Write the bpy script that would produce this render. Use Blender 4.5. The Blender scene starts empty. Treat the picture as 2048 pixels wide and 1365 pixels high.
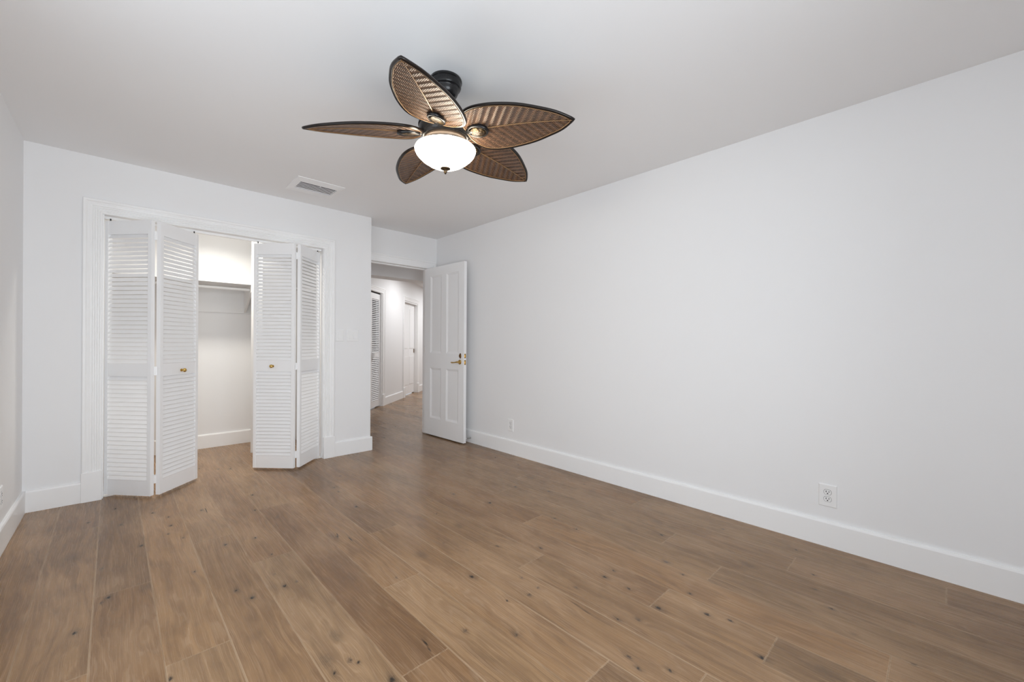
import bpy, bmesh, math, random
import numpy as np
from mathutils import Matrix, Vector

sc = bpy.context.scene
C = sc.collection
PI = math.pi

# ------------------------------------------------------------------ camera, world, daylight, exposure
CAM_Z = 1.1318
FPX = 821.33
cam_d = bpy.data.cameras.new('camera')
cam_d.sensor_width = 36.0
cam_d.lens = FPX / 2048 * 36.0
cam_d.shift_y = 4.68 / 2048
cam_d.clip_start = 0.02
cam = bpy.data.objects.new('camera', cam_d)
C.objects.link(cam)
yaw, pit, rol = 0.7592, -0.0006, 0.0058
fw = Vector((math.sin(yaw) * math.cos(pit), math.cos(yaw) * math.cos(pit), math.sin(pit)))
rt = Vector((math.cos(yaw), -math.sin(yaw), 0))
up = rt.cross(fw)
r2 = rt * math.cos(rol) + up * math.sin(rol)
u2 = up * math.cos(rol) - rt * math.sin(rol)
M = Matrix((r2, u2, -fw)).transposed().to_4x4()
M.translation = Vector((0, 0, CAM_Z))
cam.matrix_world = M
sc.camera = cam

def area(name, loc, direction, sx, sy, power, color=(1, 1, 1), shape='RECTANGLE', spread=PI):
    l = bpy.data.lights.new(name, 'AREA')
    l.shape = shape
    l.size = sx
    l.size_y = sy
    l.energy = power
    l.color = color
    l.spread = spread
    o = bpy.data.objects.new(name, l)
    C.objects.link(o)
    o.location = loc
    o.rotation_euler = Vector(direction).to_track_quat('-Z', 'Y').to_euler()
    return o


# daylight: window behind the camera, and an unseen side window added for even light
P_FRONT, P_LEFT, P_CLOSET, P_HALL, P_HALLFAR, E_BOWL, W_SKY = 37, 11, 16, 20, 33, 22.0, 2.05
world = bpy.data.worlds.new('daylight')
sc.world = world
world.use_nodes = True
world.node_tree.nodes['Background'].inputs[0].default_value = (0.84, 0.92, 1.0, 1)
world.node_tree.nodes['Background'].inputs[1].default_value = W_SKY
area('front_window_daylight', (0.42, -0.86, 1.22), (0, 1, 0), 1.5, 1.9, P_FRONT, (0.875, 0.94, 1.0), spread=math.radians(136))
area('left_fill_daylight', (-0.63, 0.95, 1.25), (1, 0, 0), 2.2, 1.8, P_LEFT, (0.875, 0.94, 1.0))
# lamp on the closet ceiling, lamps on the hall ceiling
area('closet_lamp', (0.66, 4.60, 2.42), (0, 0, -1), 0.16, 0.16, P_CLOSET, (1.0, 0.95, 0.85), 'DISK', math.radians(141))
area('hall_lamp', (4.3, 6.6, 2.41), (0, 0, -1), 0.7, 0.7, P_HALL, (0.97, 0.985, 1.0), 'DISK')
area('hall_lamp_far', (5.9, 7.6, 2.41), (0, 0, -1), 0.9, 0.9, P_HALLFAR, (0.97, 0.985, 1.0), 'DISK')

sc.view_settings.view_transform = 'Standard'
sc.view_settings.look = 'None'
sc.view_settings.gamma = 1.0
sc.view_settings.use_curve_mapping = False
sc.view_settings.exposure = -0.10
sc.cycles.max_bounces = 12
sc.cycles.diffuse_bounces = 9

# ------------------------------------------------------------------ measures (metres, camera at x=0 y=0)
XL, XR = -0.473, 2.884          # left and right wall faces
YF, YC = -0.71, 4.1503          # wall behind the camera, closet wall face
YD = 4.4371                     # bedroom-door wall face
XE = 1.8928                     # end of the closet wall
YB = 5.3946                     # back of the closet
H = 2.44
HB, TB = 0.1425, 0.016          # baseboards
TW = 0.12

# ------------------------------------------------------------------ materials


def mat(name, col, rough=0.5, metal=0.0, spec=0.5, bump=None, emit=None, noise=None):
    m = bpy.data.materials.new(name)
    m.use_nodes = True
    nt = m.node_tree
    b = nt.nodes['Principled BSDF']
    b.inputs['Base Color'].default_value = (*col, 1)
    b.inputs['Roughness'].default_value = rough
    b.inputs['Metallic'].default_value = metal
    b.inputs['Specular IOR Level'].default_value = spec
    if emit:
        b.inputs['Emission Color'].default_value = (*emit[0], 1)
        b.inputs['Emission Strength'].default_value = emit[1]
    tc = nt.nodes.new('ShaderNodeTexCoord')
    if noise:                                   # (scale, amount) slight tone variation
        n = nt.nodes.new('ShaderNodeTexNoise')
        n.inputs['Scale'].default_value = noise[0]
        n.inputs['Detail'].default_value = 4
        nt.links.new(tc.outputs['Object'], n.inputs['Vector'])
        mx = nt.nodes.new('ShaderNodeMix')
        mx.data_type = 'RGBA'
        mx.inputs[6].default_value = (*[c * (1 - noise[1]) for c in col], 1)
        mx.inputs[7].default_value = (*[min(1, c * (1 + noise[1])) for c in col], 1)
        nt.links.new(n.outputs['Fac'], mx.inputs[0])
        nt.links.new(mx.outputs[2], b.inputs['Base Color'])
    if bump:                                    # (scale, strength)
        n = nt.nodes.new('ShaderNodeTexNoise')
        n.inputs['Scale'].default_value = bump[0]
        n.inputs['Detail'].default_value = 5
        nt.links.new(tc.outputs['Object'], n.inputs['Vector'])
        bp = nt.nodes.new('ShaderNodeBump')
        bp.inputs['Strength'].default_value = bump[1]
        bp.inputs['Distance'].default_value = 0.002
        nt.links.new(n.outputs['Fac'], bp.inputs['Height'])
        nt.links.new(bp.outputs['Normal'], b.inputs['Normal'])
    return m


WALL = mat('wall_paint', (0.835, 0.835, 0.84), 0.62, spec=0.35, bump=(120, 0.06), noise=(1.3, 0.012))
CEIL = mat('ceiling_paint', (0.86, 0.86, 0.865), 0.8, spec=0.2, bump=(90, 0.05), noise=(0.8, 0.012))
TRIM = mat('trim_paint', (0.885, 0.885, 0.885), 0.38, spec=0.45, bump=(60, 0.03))
DOORP = mat('door_paint', (0.885, 0.885, 0.89), 0.4, spec=0.45, bump=(50, 0.03))
SHELF = mat('shelf_paint', (0.80, 0.80, 0.80), 0.45, noise=(5, 0.03))
PLATE = mat('white_plastic', (0.86, 0.86, 0.86), 0.3, spec=0.5, noise=(9, 0.01))
SLOT = mat('dark_slot', (0.012, 0.012, 0.012), 0.6, noise=(20, 0.1))
VENTD = mat('duct_gap_dark', (0.02, 0.02, 0.021), 0.8, noise=(20, 0.1))
BRASS = mat('polished_brass', (0.62, 0.42, 0.14), 0.22, metal=1.0, noise=(30, 0.08))
BRASSD = mat('aged_brass', (0.20, 0.12, 0.06), 0.35, metal=1.0, noise=(30, 0.2))
STEEL = mat('bright_steel', (0.6, 0.6, 0.6), 0.3, metal=1.0, noise=(30, 0.05))
DARKM = mat('dark_steel_gap_shade', (0.06, 0.06, 0.06), 0.4, metal=0.7, noise=(30, 0.1))
RUBBER = mat('white_rubber', (0.75, 0.75, 0.73), 0.6, noise=(20, 0.03))
BRONZE = mat('oil_rubbed_bronze', (0.013, 0.0125, 0.013), 0.24, metal=0.15, spec=0.42, noise=(18, 0.25))
FITTER = mat('glare_lit_bronze', (0.075, 0.052, 0.036), 0.38, metal=0.4, noise=(25, 0.3))  # lighter bronze, with the glare of the lit bowl put into its colour
RIM = mat('espresso_rim', (0.010, 0.0065, 0.005), 0.30, spec=0.30, noise=(30, 0.2))
GLOW = mat('lit_frosted_glass', (0.9, 0.87, 0.8), 0.3, emit=((1.0, 0.90, 0.74), E_BOWL), noise=(7, 0.03))


def gold_bronze():
    """cast medallion: dark bronze with rubbed gold relief"""
    m = bpy.data.materials.new('rubbed_gold_bronze')
    m.use_nodes = True
    nt = m.node_tree
    b = nt.nodes['Principled BSDF']
    tc = nt.nodes.new('ShaderNodeTexCoord')
    v = nt.nodes.new('ShaderNodeTexVoronoi')
    v.inputs['Scale'].default_value = 70
    nt.links.new(tc.outputs['Object'], v.inputs['Vector'])
    r = nt.nodes.new('ShaderNodeValToRGB')
    r.color_ramp.elements[0].position = 0.15
    r.color_ramp.elements[0].color = (0.15, 0.092, 0.036, 1)
    r.color_ramp.elements[1].position = 0.62
    r.color_ramp.elements[1].color = (0.035, 0.022, 0.011, 1)
    nt.links.new(v.outputs['Distance'], r.inputs[0])
    nt.links.new(r.outputs[0], b.inputs['Base Color'])
    b.inputs['Metallic'].default_value = 0.6
    b.inputs['Roughness'].default_value = 0.36
    bp = nt.nodes.new('ShaderNodeBump')
    bp.inputs['Strength'].default_value = 0.6
    bp.inputs['Distance'].default_value = 0.003
    bp.invert = True
    nt.links.new(v.outputs['Distance'], bp.inputs['Height'])
    nt.links.new(bp.outputs['Normal'], b.inputs['Normal'])
    return m


GOLD = gold_bronze()


class NT:
    """small helper to write shader maths"""

    def __init__(self, m):
        self.nt = m.node_tree

    def put(self, sock, v):
        if isinstance(v, (int, float)):
            sock.default_value = v
        elif isinstance(v, tuple):
            sock.default_value = v
        else:
            self.nt.links.new(v, sock)

    def m(self, op, a, b=0.0, c=0.0):
        n = self.nt.nodes.new('ShaderNodeMath')
        n.operation = op
        for i, v in enumerate((a, b, c)):
            self.put(n.inputs[i], v)
        return n.outputs[0]

    def ss(self, v, lo, hi):
        n = self.nt.nodes.new('ShaderNodeMapRange')
        n.interpolation_type = 'SMOOTHSTEP'
        self.put(n.inputs['Value'], v)
        n.inputs['From Min'].default_value = lo
        n.inputs['From Max'].default_value = hi
        return n.outputs[0]

    def mix(self, f, a, b, mode='MIX'):
        n = self.nt.nodes.new('ShaderNodeMix')
        n.data_type = 'RGBA'
        n.blend_type = mode
        self.put(n.inputs[0], f)
        for i, v in ((6, a), (7, b)):
            self.put(n.inputs[i], (*v, 1) if isinstance(v, tuple) else v)
        return n.outputs[2]

    def vec(self, x, y, z):
        n = self.nt.nodes.new('ShaderNodeCombineXYZ')
        for i, v in enumerate((x, y, z)):
            self.put(n.inputs[i], v)
        return n.outputs[0]

    def noise(self, v, scale=1.0, detail=3, rough=0.5):
        n = self.nt.nodes.new('ShaderNodeTexNoise')
        self.nt.links.new(v, n.inputs['Vector'])
        n.inputs['Scale'].default_value = scale
        n.inputs['Detail'].default_value = detail
        n.inputs['Roughness'].default_value = rough
        return n.outputs['Fac']

    def attr(self, name):
        n = self.nt.nodes.new('ShaderNodeAttribute')
        n.attribute_name = name
        return n

    def uv(self, name):
        n = self.nt.nodes.new('ShaderNodeUVMap')
        n.uv_map = name
        s = self.nt.nodes.new('ShaderNodeSeparateXYZ')
        self.nt.links.new(n.outputs[0], s.inputs[0])
        return s.outputs[0], s.outputs[1]

    def bump(self, h, strength, dist):
        n = self.nt.nodes.new('ShaderNodeBump')
        n.inputs['Strength'].default_value = strength
        n.inputs['Distance'].default_value = dist
        self.nt.links.new(h, n.inputs['Height'])
        return n.outputs[0]


def woven_leaf():
    """palm-leaf fan blade: herringbone weave running out from the midrib"""
    m = bpy.data.materials.new('woven_leaf')
    m.use_nodes = True
    t = NT(m)
    b = m.node_tree.nodes['Principled BSDF']
    u, v = t.uv('leaf')                          # metres along / across
    av = t.m('ABSOLUTE', v)
    band = t.m('FRACT', t.m('DIVIDE', t.m('SUBTRACT', u, t.m('MULTIPLY', av, 0.75)), 0.040))
    sgn = t.m('SUBTRACT', t.m('MULTIPLY', t.m('GREATER_THAN', band, 0.5), 2.0), 1.0)
    # fine strands, leaning one way in one half of a band and the other way in the other half
    st = t.m('SINE', t.m('MULTIPLY', t.m('ADD', av, t.m('MULTIPLY', t.m('MULTIPLY', sgn, u), 0.65)), 2 * PI / 0.0076))
    strand = t.ss(st, -0.9, 0.9)
    tri = t.m('ABSOLUTE', t.m('SUBTRACT', band, 0.5))
    rid = t.ss(tri, 0.0, 0.5)
    h = t.m('ADD', t.m('MULTIPLY', strand, 0.45), t.m('MULTIPLY', rid, 1.0))
    wear = t.noise(t.vec(u, v, 0.0), 26, 4)
    f = t.m('ADD', t.m('MULTIPLY', strand, 0.62), t.m('MULTIPLY', rid, 0.30))
    f = t.m('ADD', f, t.m('MULTIPLY', t.m('SUBTRACT', wear, 0.5), 0.5))
    f = t.ss(f, 0.12, 0.90)
    col = t.mix(f, (0.012, 0.005, 0.003), (0.275, 0.145, 0.077))
    m.node_tree.links.new(col, b.inputs['Base Color'])
    m.node_tree.links.new(t.bump(h, 1.0, 0.006), b.inputs['Normal'])
    b.inputs['Roughness'].default_value = 0.34
    b.inputs['Specular IOR Level'].default_value = 0.55
    b.inputs['Metallic'].default_value = 0.25
    return m


LEAF = woven_leaf()
RIB = mat('gilded_rib', (0.26, 0.15, 0.07), 0.32, metal=0.35, noise=(40, 0.3))


def oak_floor():
    """wide wire-brushed oak planks: plank tone, grain, cerused pores, knots, bevelled seams"""
    m = bpy.data.materials.new('oak_planks')
    m.use_nodes = True
    t = NT(m)
    L = m.node_tree.links
    b = m.node_tree.nodes['Principled BSDF']
    u, v = t.uv('plank')                        # across (0..0.19), along
    rnd = t.attr('tone').outputs['Fac']
    knot = t.attr('knot').outputs['Fac']
    off = t.m('MULTIPLY', rnd, 37.0)
    warp = t.noise(t.vec(t.m('MULTIPLY', u, 7.0), t.m('MULTIPLY', v, 1.3), off), 1.0, 3)
    warp2 = t.m('ADD', warp, t.m('MULTIPLY', knot, 0.22))
    # cathedral figure
    ph = t.m('ADD', t.m('MULTIPLY', u, 95.0), t.m('MULTIPLY', warp2, 46.0))
    fig = t.ss(t.m('SINE', ph), -0.7, 1.0)
    # fine pores, brushed and limed
    pv = t.vec(t.m('ADD', t.m('MULTIPLY', u, 400.0), t.m('MULTIPLY', warp2, 26.0)), t.m('MULTIPLY', v, 4.5), off)
    pore = t.ss(t.noise(pv, 1.0, 4, 0.62), 0.52, 0.74)
    streak = t.noise(t.vec(t.m('ADD', t.m('MULTIPLY', u, 62.0), t.m('MULTIPLY', warp2, 9.0)), t.m('MULTIPLY', v, 0.75), off), 1.0, 5, 0.62)
    cloud = t.noise(t.vec(t.m('MULTIPLY', u, 5.0), t.m('MULTIPLY', v, 1.8), t.m('ADD', off, 9.0)), 1.0, 3)
    mott = t.noise(t.vec(t.m('MULTIPLY', u, 16.0), t.m('MULTIPLY', v, 7.0), t.m('ADD', off, 3.0)), 1.0, 4)
    tone = t.mix(rnd, (0.178, 0.092, 0.041), (0.360, 0.208, 0.099))
    tone2 = t.attr('hue').outputs['Fac']
    tone = t.mix(t.m('MULTIPLY', tone2, 0.55), tone, (0.222, 0.152, 0.088))
    col = t.mix(t.m('MULTIPLY', t.ss(streak, 0.35, 0.72), 0.36), tone, (0.105, 0.056, 0.030))
    col = t.mix(t.m('MULTIPLY', fig, 0.26), col, (0.10, 0.052, 0.027))
    col = t.mix(t.m('MULTIPLY', t.ss(cloud, 0.42, 0.75), 0.42), col, (0.43, 0.275, 0.158))
    col = t.mix(t.m('MULTIPLY', t.ss(mott, 0.55, 0.8), 0.28), col, (0.075, 0.050, 0.030))
    col = t.mix(t.m('MULTIPLY', pore, 0.30), col, (0.52, 0.36, 0.23))
    lime = t.ss(t.m('SINE', t.m('MULTIPLY', ph, 2.0)), 0.45, 1.0)
    limed = t.m('MULTIPLY', t.m('MULTIPLY', lime, t.ss(cloud, 0.35, 0.6)), t.ss(t.noise(pv, 0.35, 3), 0.35, 0.65))
    col = t.mix(t.m('MULTIPLY', limed, 0.22), col, (0.55, 0.39, 0.26))
    rag = t.m('MULTIPLY', t.m('SUBTRACT', t.noise(t.vec(t.m('MULTIPLY', u, 130.0), t.m('MULTIPLY', v, 70.0), off), 1.0, 3), 0.5), 0.9)
    knot = t.m('ADD', knot, t.m('MULTIPLY', rag, knot))
    kc = t.ss(knot, 0.08, 0.55)
    col = t.mix(t.m('MULTIPLY', kc, 0.66), col, (0.070, 0.048, 0.032))
    col = t.mix(t.m('MULTIPLY', t.ss(knot, 0.45, 0.80), 0.92), col, (0.018, 0.013, 0.010))
    crack = t.attr('crack').outputs['Fac']
    col = t.mix(t.ss(crack, 0.3, 0.9), col, (0.010, 0.007, 0.006))
    W = 0.1905
    e = t.m('MINIMUM', t.m('MINIMUM', u, t.m('SUBTRACT', W, u)), t.attr('enddist').outputs['Fac'])
    bev = t.m('SUBTRACT', 1.0, t.ss(e, 0.0009, 0.0042))
    seam = t.m('SUBTRACT', 1.0, t.ss(e, 0.0004, 0.0012))
    col = t.mix(t.m('MULTIPLY', bev, t.m('MULTIPLY', t.ss(streak, 0.30, 0.62), 0.75)), col, (0.50, 0.355, 0.225))  # pale edge: cerused wood, with the bevel highlight painted in
    col = t.mix(t.m('MULTIPLY', seam, 0.40), col, (0.055, 0.035, 0.022))
    L.new(col, b.inputs['Base Color'])
    rg = t.m('ADD', 0.27, t.m('MULTIPLY', pore, 0.16))
    L.new(rg, b.inputs['Roughness'])
    b.inputs['Specular IOR Level'].default_value = 0.34
    h = t.m('SUBTRACT', t.m('MULTIPLY', pore, -0.25), t.m('MULTIPLY', bev, 1.2))
    L.new(t.bump(h, 0.22, 0.0012), b.inputs['Normal'])
    return m


OAK = oak_floor()

# ------------------------------------------------------------------ mesh helpers


def obj(name, bm, m, parent=None, smooth=False, kind=None):
    bmesh.ops.recalc_face_normals(bm, faces=bm.faces)
    me = bpy.data.meshes.new(name)
    bm.to_mesh(me)
    bm.free()
    ms = m if isinstance(m, (list, tuple)) else [m]
    for x in ms:
        me.materials.append(x)
    if smooth:
        for p in me.polygons:
            p.use_smooth = True
        me.set_sharp_from_angle(angle=math.radians(38))
    o = bpy.data.objects.new(name, me)
    C.objects.link(o)
    if parent:
        o.parent = parent
    if kind:
        o['kind'] = kind
    return o


def tag(o, label, cat, group=None, kind=None):
    o['label'] = label
    o['category'] = cat
    if group:
        o['group'] = group
    if kind:
        o['kind'] = kind
    return o


def empty(name, loc=(0, 0, 0), rz=0.0):
    o = bpy.data.objects.new(name, None)
    o.empty_display_size = 0.1
    C.objects.link(o)
    o.location = loc
    o.rotation_euler = (0, 0, rz)
    return o


def nb():
    return bmesh.new()


def box(bm, x0, x1, y0, y1, z0, z1, mtx=None, mi=0, bevel=0.0):
    vs = [Vector((x, y, z)) for z in (z0, z1) for y in (y0, y1) for x in (x0, x1)]
    if mtx is not None:
        vs = [mtx @ v for v in vs]
    v = [bm.verts.new(p) for p in vs]
    fs = []
    for q in ((0, 2, 3, 1), (4, 5, 7, 6), (0, 1, 5, 4), (2, 6, 7, 3), (0, 4, 6, 2), (1, 3, 7, 5)):
        f = bm.faces.new([v[i] for i in q])
        f.material_index = mi
        fs.append(f)
    if bevel > 0:
        es = list({e for f in fs for e in f.edges})
        bmesh.ops.bevel(bm, geom=es, offset=bevel, segments=2, affect='EDGES', profile=0.6)
    return bm


def lathe(bm, prof, n=32, mtx=None, mi=0):
    rings = []
    for r, z in prof:
        if r < 1e-6:
            p = Vector((0, 0, z))
            rings.append([bm.verts.new(mtx @ p if mtx else p)])
        else:
            ring = []
            for i in range(n):
                a = 2 * PI * i / n
                p = Vector((r * math.cos(a), r * math.sin(a), z))
                ring.append(bm.verts.new(mtx @ p if mtx else p))
            rings.append(ring)
    for a, b in zip(rings[:-1], rings[1:]):
        if len(a) == 1 and len(b) == 1:
            continue
        for i in range(n):
            j = (i + 1) % n
            if len(a) == 1:
                f = bm.faces.new((a[0], b[i], b[j]))
            elif len(b) == 1:
                f = bm.faces.new((a[i], b[0], a[j]))
            else:
                f = bm.faces.new((a[i], b[i], b[j], a[j]))
            f.material_index = mi
    for ring in (rings[0], rings[-1]):
        if len(ring) > 2:
            bm.faces.new(ring).material_index = mi
    return bm


def tube(bm, pts, rad, n=8, closed=False, flat=None):
    """swept tube; rad one number or one per point"""
    P = [Vector(p) for p in pts]
    R = rad if isinstance(rad, (list, tuple)) else [rad] * len(P)
    rings = []
    ref = Vector((0, 0, 1))
    for i, p in enumerate(P):
        a = P[i - 1] if (i > 0 or closed) else P[i]
        c = P[(i + 1) % len(P)] if (i < len(P) - 1 or closed) else P[i]
        d = (c - a).normalized()
        s = d.cross(ref)
        if s.length < 1e-4:
            s = d.cross(Vector((0, 1, 0)))
        s.normalize()
        w = s.cross(d)
        k = 1.0 if flat is None else flat
        rings.append([bm.verts.new(p + s * (R[i] * math.cos(2 * PI * j / n)) + w * (R[i] * k * math.sin(2 * PI * j / n))) for j in range(n)])
    m = len(rings)
    for i in range(m if closed else m - 1):
        a, b = rings[i], rings[(i + 1) % m]
        for j in range(n):
            k = (j + 1) % n
            bm.faces.new((a[j], a[k], b[k], b[j]))
    if not closed:
        bm.faces.new(rings[0])
        bm.faces.new(rings[-1])
    return bm


def prism(bm, poly, axis, a0, a1, mtx=None):
    """polygon of (p,q) extruded along axis: 'x' -> (y,z), 'y' -> (x,z), 'z' -> (x,y)"""
    def mk(p, q, a):
        v = Vector({'x': (a, p, q), 'y': (p, a, q), 'z': (p, q, a)}[axis])
        return mtx @ v if mtx is not None else v
    A = [bm.verts.new(mk(p, q, a0)) for p, q in poly]
    B = [bm.verts.new(mk(p, q, a1)) for p, q in poly]
    n = len(poly)
    bm.faces.new(A)
    bm.faces.new(list(reversed(B)))
    for i in range(n):
        j = (i + 1) % n
        bm.faces.new((A[i], B[i], B[j], A[j]))
    return bm


def casing(bm, a0, a1, zt, zb, prof, mapf):
    """door casing: two legs and a head, mitred; a0,a1,zt are the OUTER edges, prof is (offset inwards, depth)"""
    rows = []
    for w, d in prof:
        rows.append([bm.verts.new(mapf(*p, d)) for p in ((a0 + w, zb), (a0 + w, zt - w), (a1 - w, zt - w), (a1 - w, zb))])
    n = len(rows)
    for i in range(n):
        A, B = rows[i], rows[(i + 1) % n]
        for k in range(3):
            bm.faces.new((A[k], A[k + 1], B[k + 1], B[k]))
    bm.faces.new([r[0] for r in rows])
    bm.faces.new([r[3] for r in rows])
    return bm


FLUTED = [(0, 0), (0, 0.021), (0.004, 0.024), (0.014, 0.024), (0.019, 0.021), (0.022, 0.017), (0.034, 0.0185), (0.040, 0.0165),
          (0.046, 0.0165), (0.049, 0.0125), (0.052, 0.0155), (0.058, 0.0155), (0.061, 0.0115), (0.064, 0.0145), (0.070, 0.0145),
          (0.073, 0.0105), (0.076, 0.0135), (0.082, 0.0135), (0.085, 0.0095), (0.088, 0.0125), (0.094, 0.0125), (0.098, 0.009), (0.098, 0)]
PLAIN = [(0, 0), (0, 0.020), (0.004, 0.022), (0.016, 0.022), (0.021, 0.017), (0.034, 0.0175), (0.046, 0.0145), (0.085, 0.0125), (0.09, 0.009), (0.09, 0)]

# ------------------------------------------------------------------ the room


def slab(name, pieces, m, parent=None, label=None):
    bm = nb()
    for p in pieces:
        box(bm, *p)
    o = obj(name, bm, m, parent, kind='structure')
    return o


OPX0, OPX1 = -0.122, 1.432          # rough closet opening
OPZ = 2.055
slab('ceiling', [(-1.0, 7.5, YF - 0.2, 11.0, H, H + 0.12)], CEIL)
LY0, LY1, LZ0, LZ1 = -0.15, 2.05, 0.35, 2.15     # unseen side window, put in to even out the room's light
slab('wall_left', [(XL - TW, XL, YF - TW, LY0, 0, H), (XL - TW, XL, LY1, YB + TW, 0, H), (XL - TW, XL, LY0, LY1, 0, LZ0), (XL - TW, XL, LY0, LY1, LZ1, H)], WALL)
bm = nb()
for y in (LY0, (LY0 + LY1) / 2 - 0.02, LY1 - 0.04):
    box(bm, XL - 0.08, XL - 0.03, y, y + 0.04, LZ0, LZ1)
for z in (LZ0, LZ1 - 0.04):
    box(bm, XL - 0.08, XL - 0.03, LY0, LY1, z, z + 0.04)
obj('added_window', bm, TRIM, kind='structure')
slab('wall_right', [(XR, XR + TW, YF - TW, YD + TW, 0, H)], WALL)
# closet front wall with its opening, the return at its end and the closet's end wall
slab('wall_back', [(XL, OPX0, YC, YC + TW, 0, H), (OPX1, XE, YC, YC + TW, 0, H), (OPX0, OPX1, YC, YC + TW, OPZ, H),
                   (XE - TW, XE, YC + TW, YB + TW, 0, H)], WALL)
slab('wall_closet', [(XL, XE - TW, YB, YB + TW, 0, H)], WALL)
DX0, DX1, DZ = 1.975, 2.779, 2.068   # rough bedroom-door opening
slab('wall_entry', [(XE, DX0, YD, YD + TW, 0, H), (DX1, XR, YD, YD + TW, 0, H), (DX0, DX1, YD, YD + TW, DZ, H)], WALL)
# wall behind the camera with a wide window
WX0, WX1, WZ0, WZ1 = -0.35, 1.20, 0.27, 2.17
slab('wall_front', [(XL, WX0, YF - TW, YF, 0, H), (WX1, XR, YF - TW, YF, 0, H), (WX0, WX1, YF - TW, YF, 0, WZ0), (WX0, WX1, YF - TW, YF, WZ1, H)], WALL)
bm = nb()
for x in (WX0, (WX0 + WX1) / 2 - 0.02, WX1 - 0.04):
    box(bm, x, x + 0.04, YF - 0.08, YF - 0.03, WZ0, WZ1)
for z in (WZ0, WZ1 - 0.04):
    box(bm, WX0, WX1, YF - 0.08, YF - 0.03, z, z + 0.04)
obj('window_1', bm, TRIM, kind='structure')

# hall beyond the bedroom door: header, diagonal wall, closing walls
HD = Vector((0.7402, 0.6724, 0))
HN = Vector((0.6724, -0.7402, 0))
HW0 = Vector((3.399, 6.919, 0))


def hallp(s, z, d):
    p = HW0 + HD * s + HN * d
    return Vector((p.x, p.y, z))


HM = Matrix((HD, HN, Vector((0, 0, 1)))).transposed().to_4x4()
HM.translation = HW0                     # local: x along the wall, y out into the hall, z up
slab('wall_hall_header', [(XE, 6.5, 5.285, 5.53, 2.036, H)], WALL)
slab('wall_hall_front', [(XR + TW, 7.3, YD, YD + TW, 0, H), (7.2, 7.32, YD, 11, 0, H)], WALL)
bm = nb()
for s0, s1, z0, z1 in ((-3.2, -0.93, 0, H), (-0.93, -0.085, 2.01, H), (-0.085, 1.105, 0, H), (1.105, 1.975, 1.99, H), (1.975, 5.6, 0, H)):
    box(bm, s0, s1, -TW, 0, z0, z1, HM)
obj('wall_hall', bm, WALL, kind='structure')
bm = nb()
box(bm, -0.93, -0.085, -0.62, -0.60, 0, H, HM)
box(bm, 1.105, 1.975, -0.30, -0.28, 0, H, HM)
obj('wall_hall_recess', bm, WALL, kind='structure')

# baseboards


def base_run(name, p0, p1, out, m=TRIM, h=HB, t=TB):
    """baseboard from p0 to p1 on a wall whose outward normal is out"""
    a, b_, o = Vector((*p0, 0)), Vector((*p1, 0)), Vector((*out, 0))
    bm = nb()
    prof = [(0, 0), (t, 0), (t, h - 0.012), (t - 0.003, h - 0.003), (t - 0.006, h), (0, h)]
    A = [bm.verts.new(a + o * d + Vector((0, 0, z))) for d, z in prof]
    B = [bm.verts.new(b_ + o * d + Vector((0, 0, z))) for d, z in prof]
    bm.faces.new(A)
    bm.faces.new(list(reversed(B)))
    for i in range(len(prof)):
        j = (i + 1) % len(prof)
        bm.faces.new((A[i], B[i], B[j], A[j]))
    return obj(name, bm, m, kind='structure')


base_run('baseboard_left', (XL, YF), (XL, YC), (1, 0))
base_run('baseboard_right', (XR, YF), (XR, YD), (-1, 0))
base_run('baseboard_front', (XL, YF), (XR, YF), (0, 1))
base_run('baseboard_back_left', (XL + TB, YC), (-0.206, YC), (0, -1))
base_run('baseboard_back_right', (1.521, YC), (XE + TB, YC), (0, -1))
base_run('baseboard_return', (XE, YC), (XE, YD), (1, 0))
base_run('baseboard_closet', (XL, YB), (XE - TW, YB), (0, -1))
base_run('baseboard_closet_end', (XE - TW, YC + TW), (XE - TW, YB - TB), (-1, 0))
for nm, s0, s1 in (('baseboard_hall', 0.022, 0.998), ('baseboard_hall_far', 2.075, 5.6)):
    p0, p1 = hallp(s0, 0, 0), hallp(s1, 0, 0)
    base_run(nm, (p0.x, p0.y), (p1.x, p1.y), (HN.x, HN.y))

# closet door frame: fluted casing, plinths, jamb, head
bm = nb()
casing(bm, -0.203, 1.516, 2.135, 0.205, FLUTED, lambda a, z, d: Vector((a, YC - d, z)))
tr = obj('trim_1', bm, TRIM, kind='structure')
for x0, x1 in ((-0.206, -0.102), (1.416, 1.520)):
    bm = nb()
    box(bm, x0, x1, YC - 0.027, YC, 0, 0.206, bevel=0.002)
    obj('plinth_block', bm, TRIM, tr)
bm = nb()
box(bm, OPX0, -0.0965, YC + 0.001, YC + TW, 0, 2.037)
box(bm, 1.414, OPX1, YC + 0.001, YC + TW, 0, 2.037)
box(bm, OPX0, OPX1, YC + 0.001, YC + TW, 2.037, OPZ)
obj('jamb', bm, TRIM, tr)
bm = nb()
box(bm, -0.10, 1.41, 4.203, 4.237, 2.019, 2.037)
obj('track_gap_strip', bm, TRIM, tr)

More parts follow.
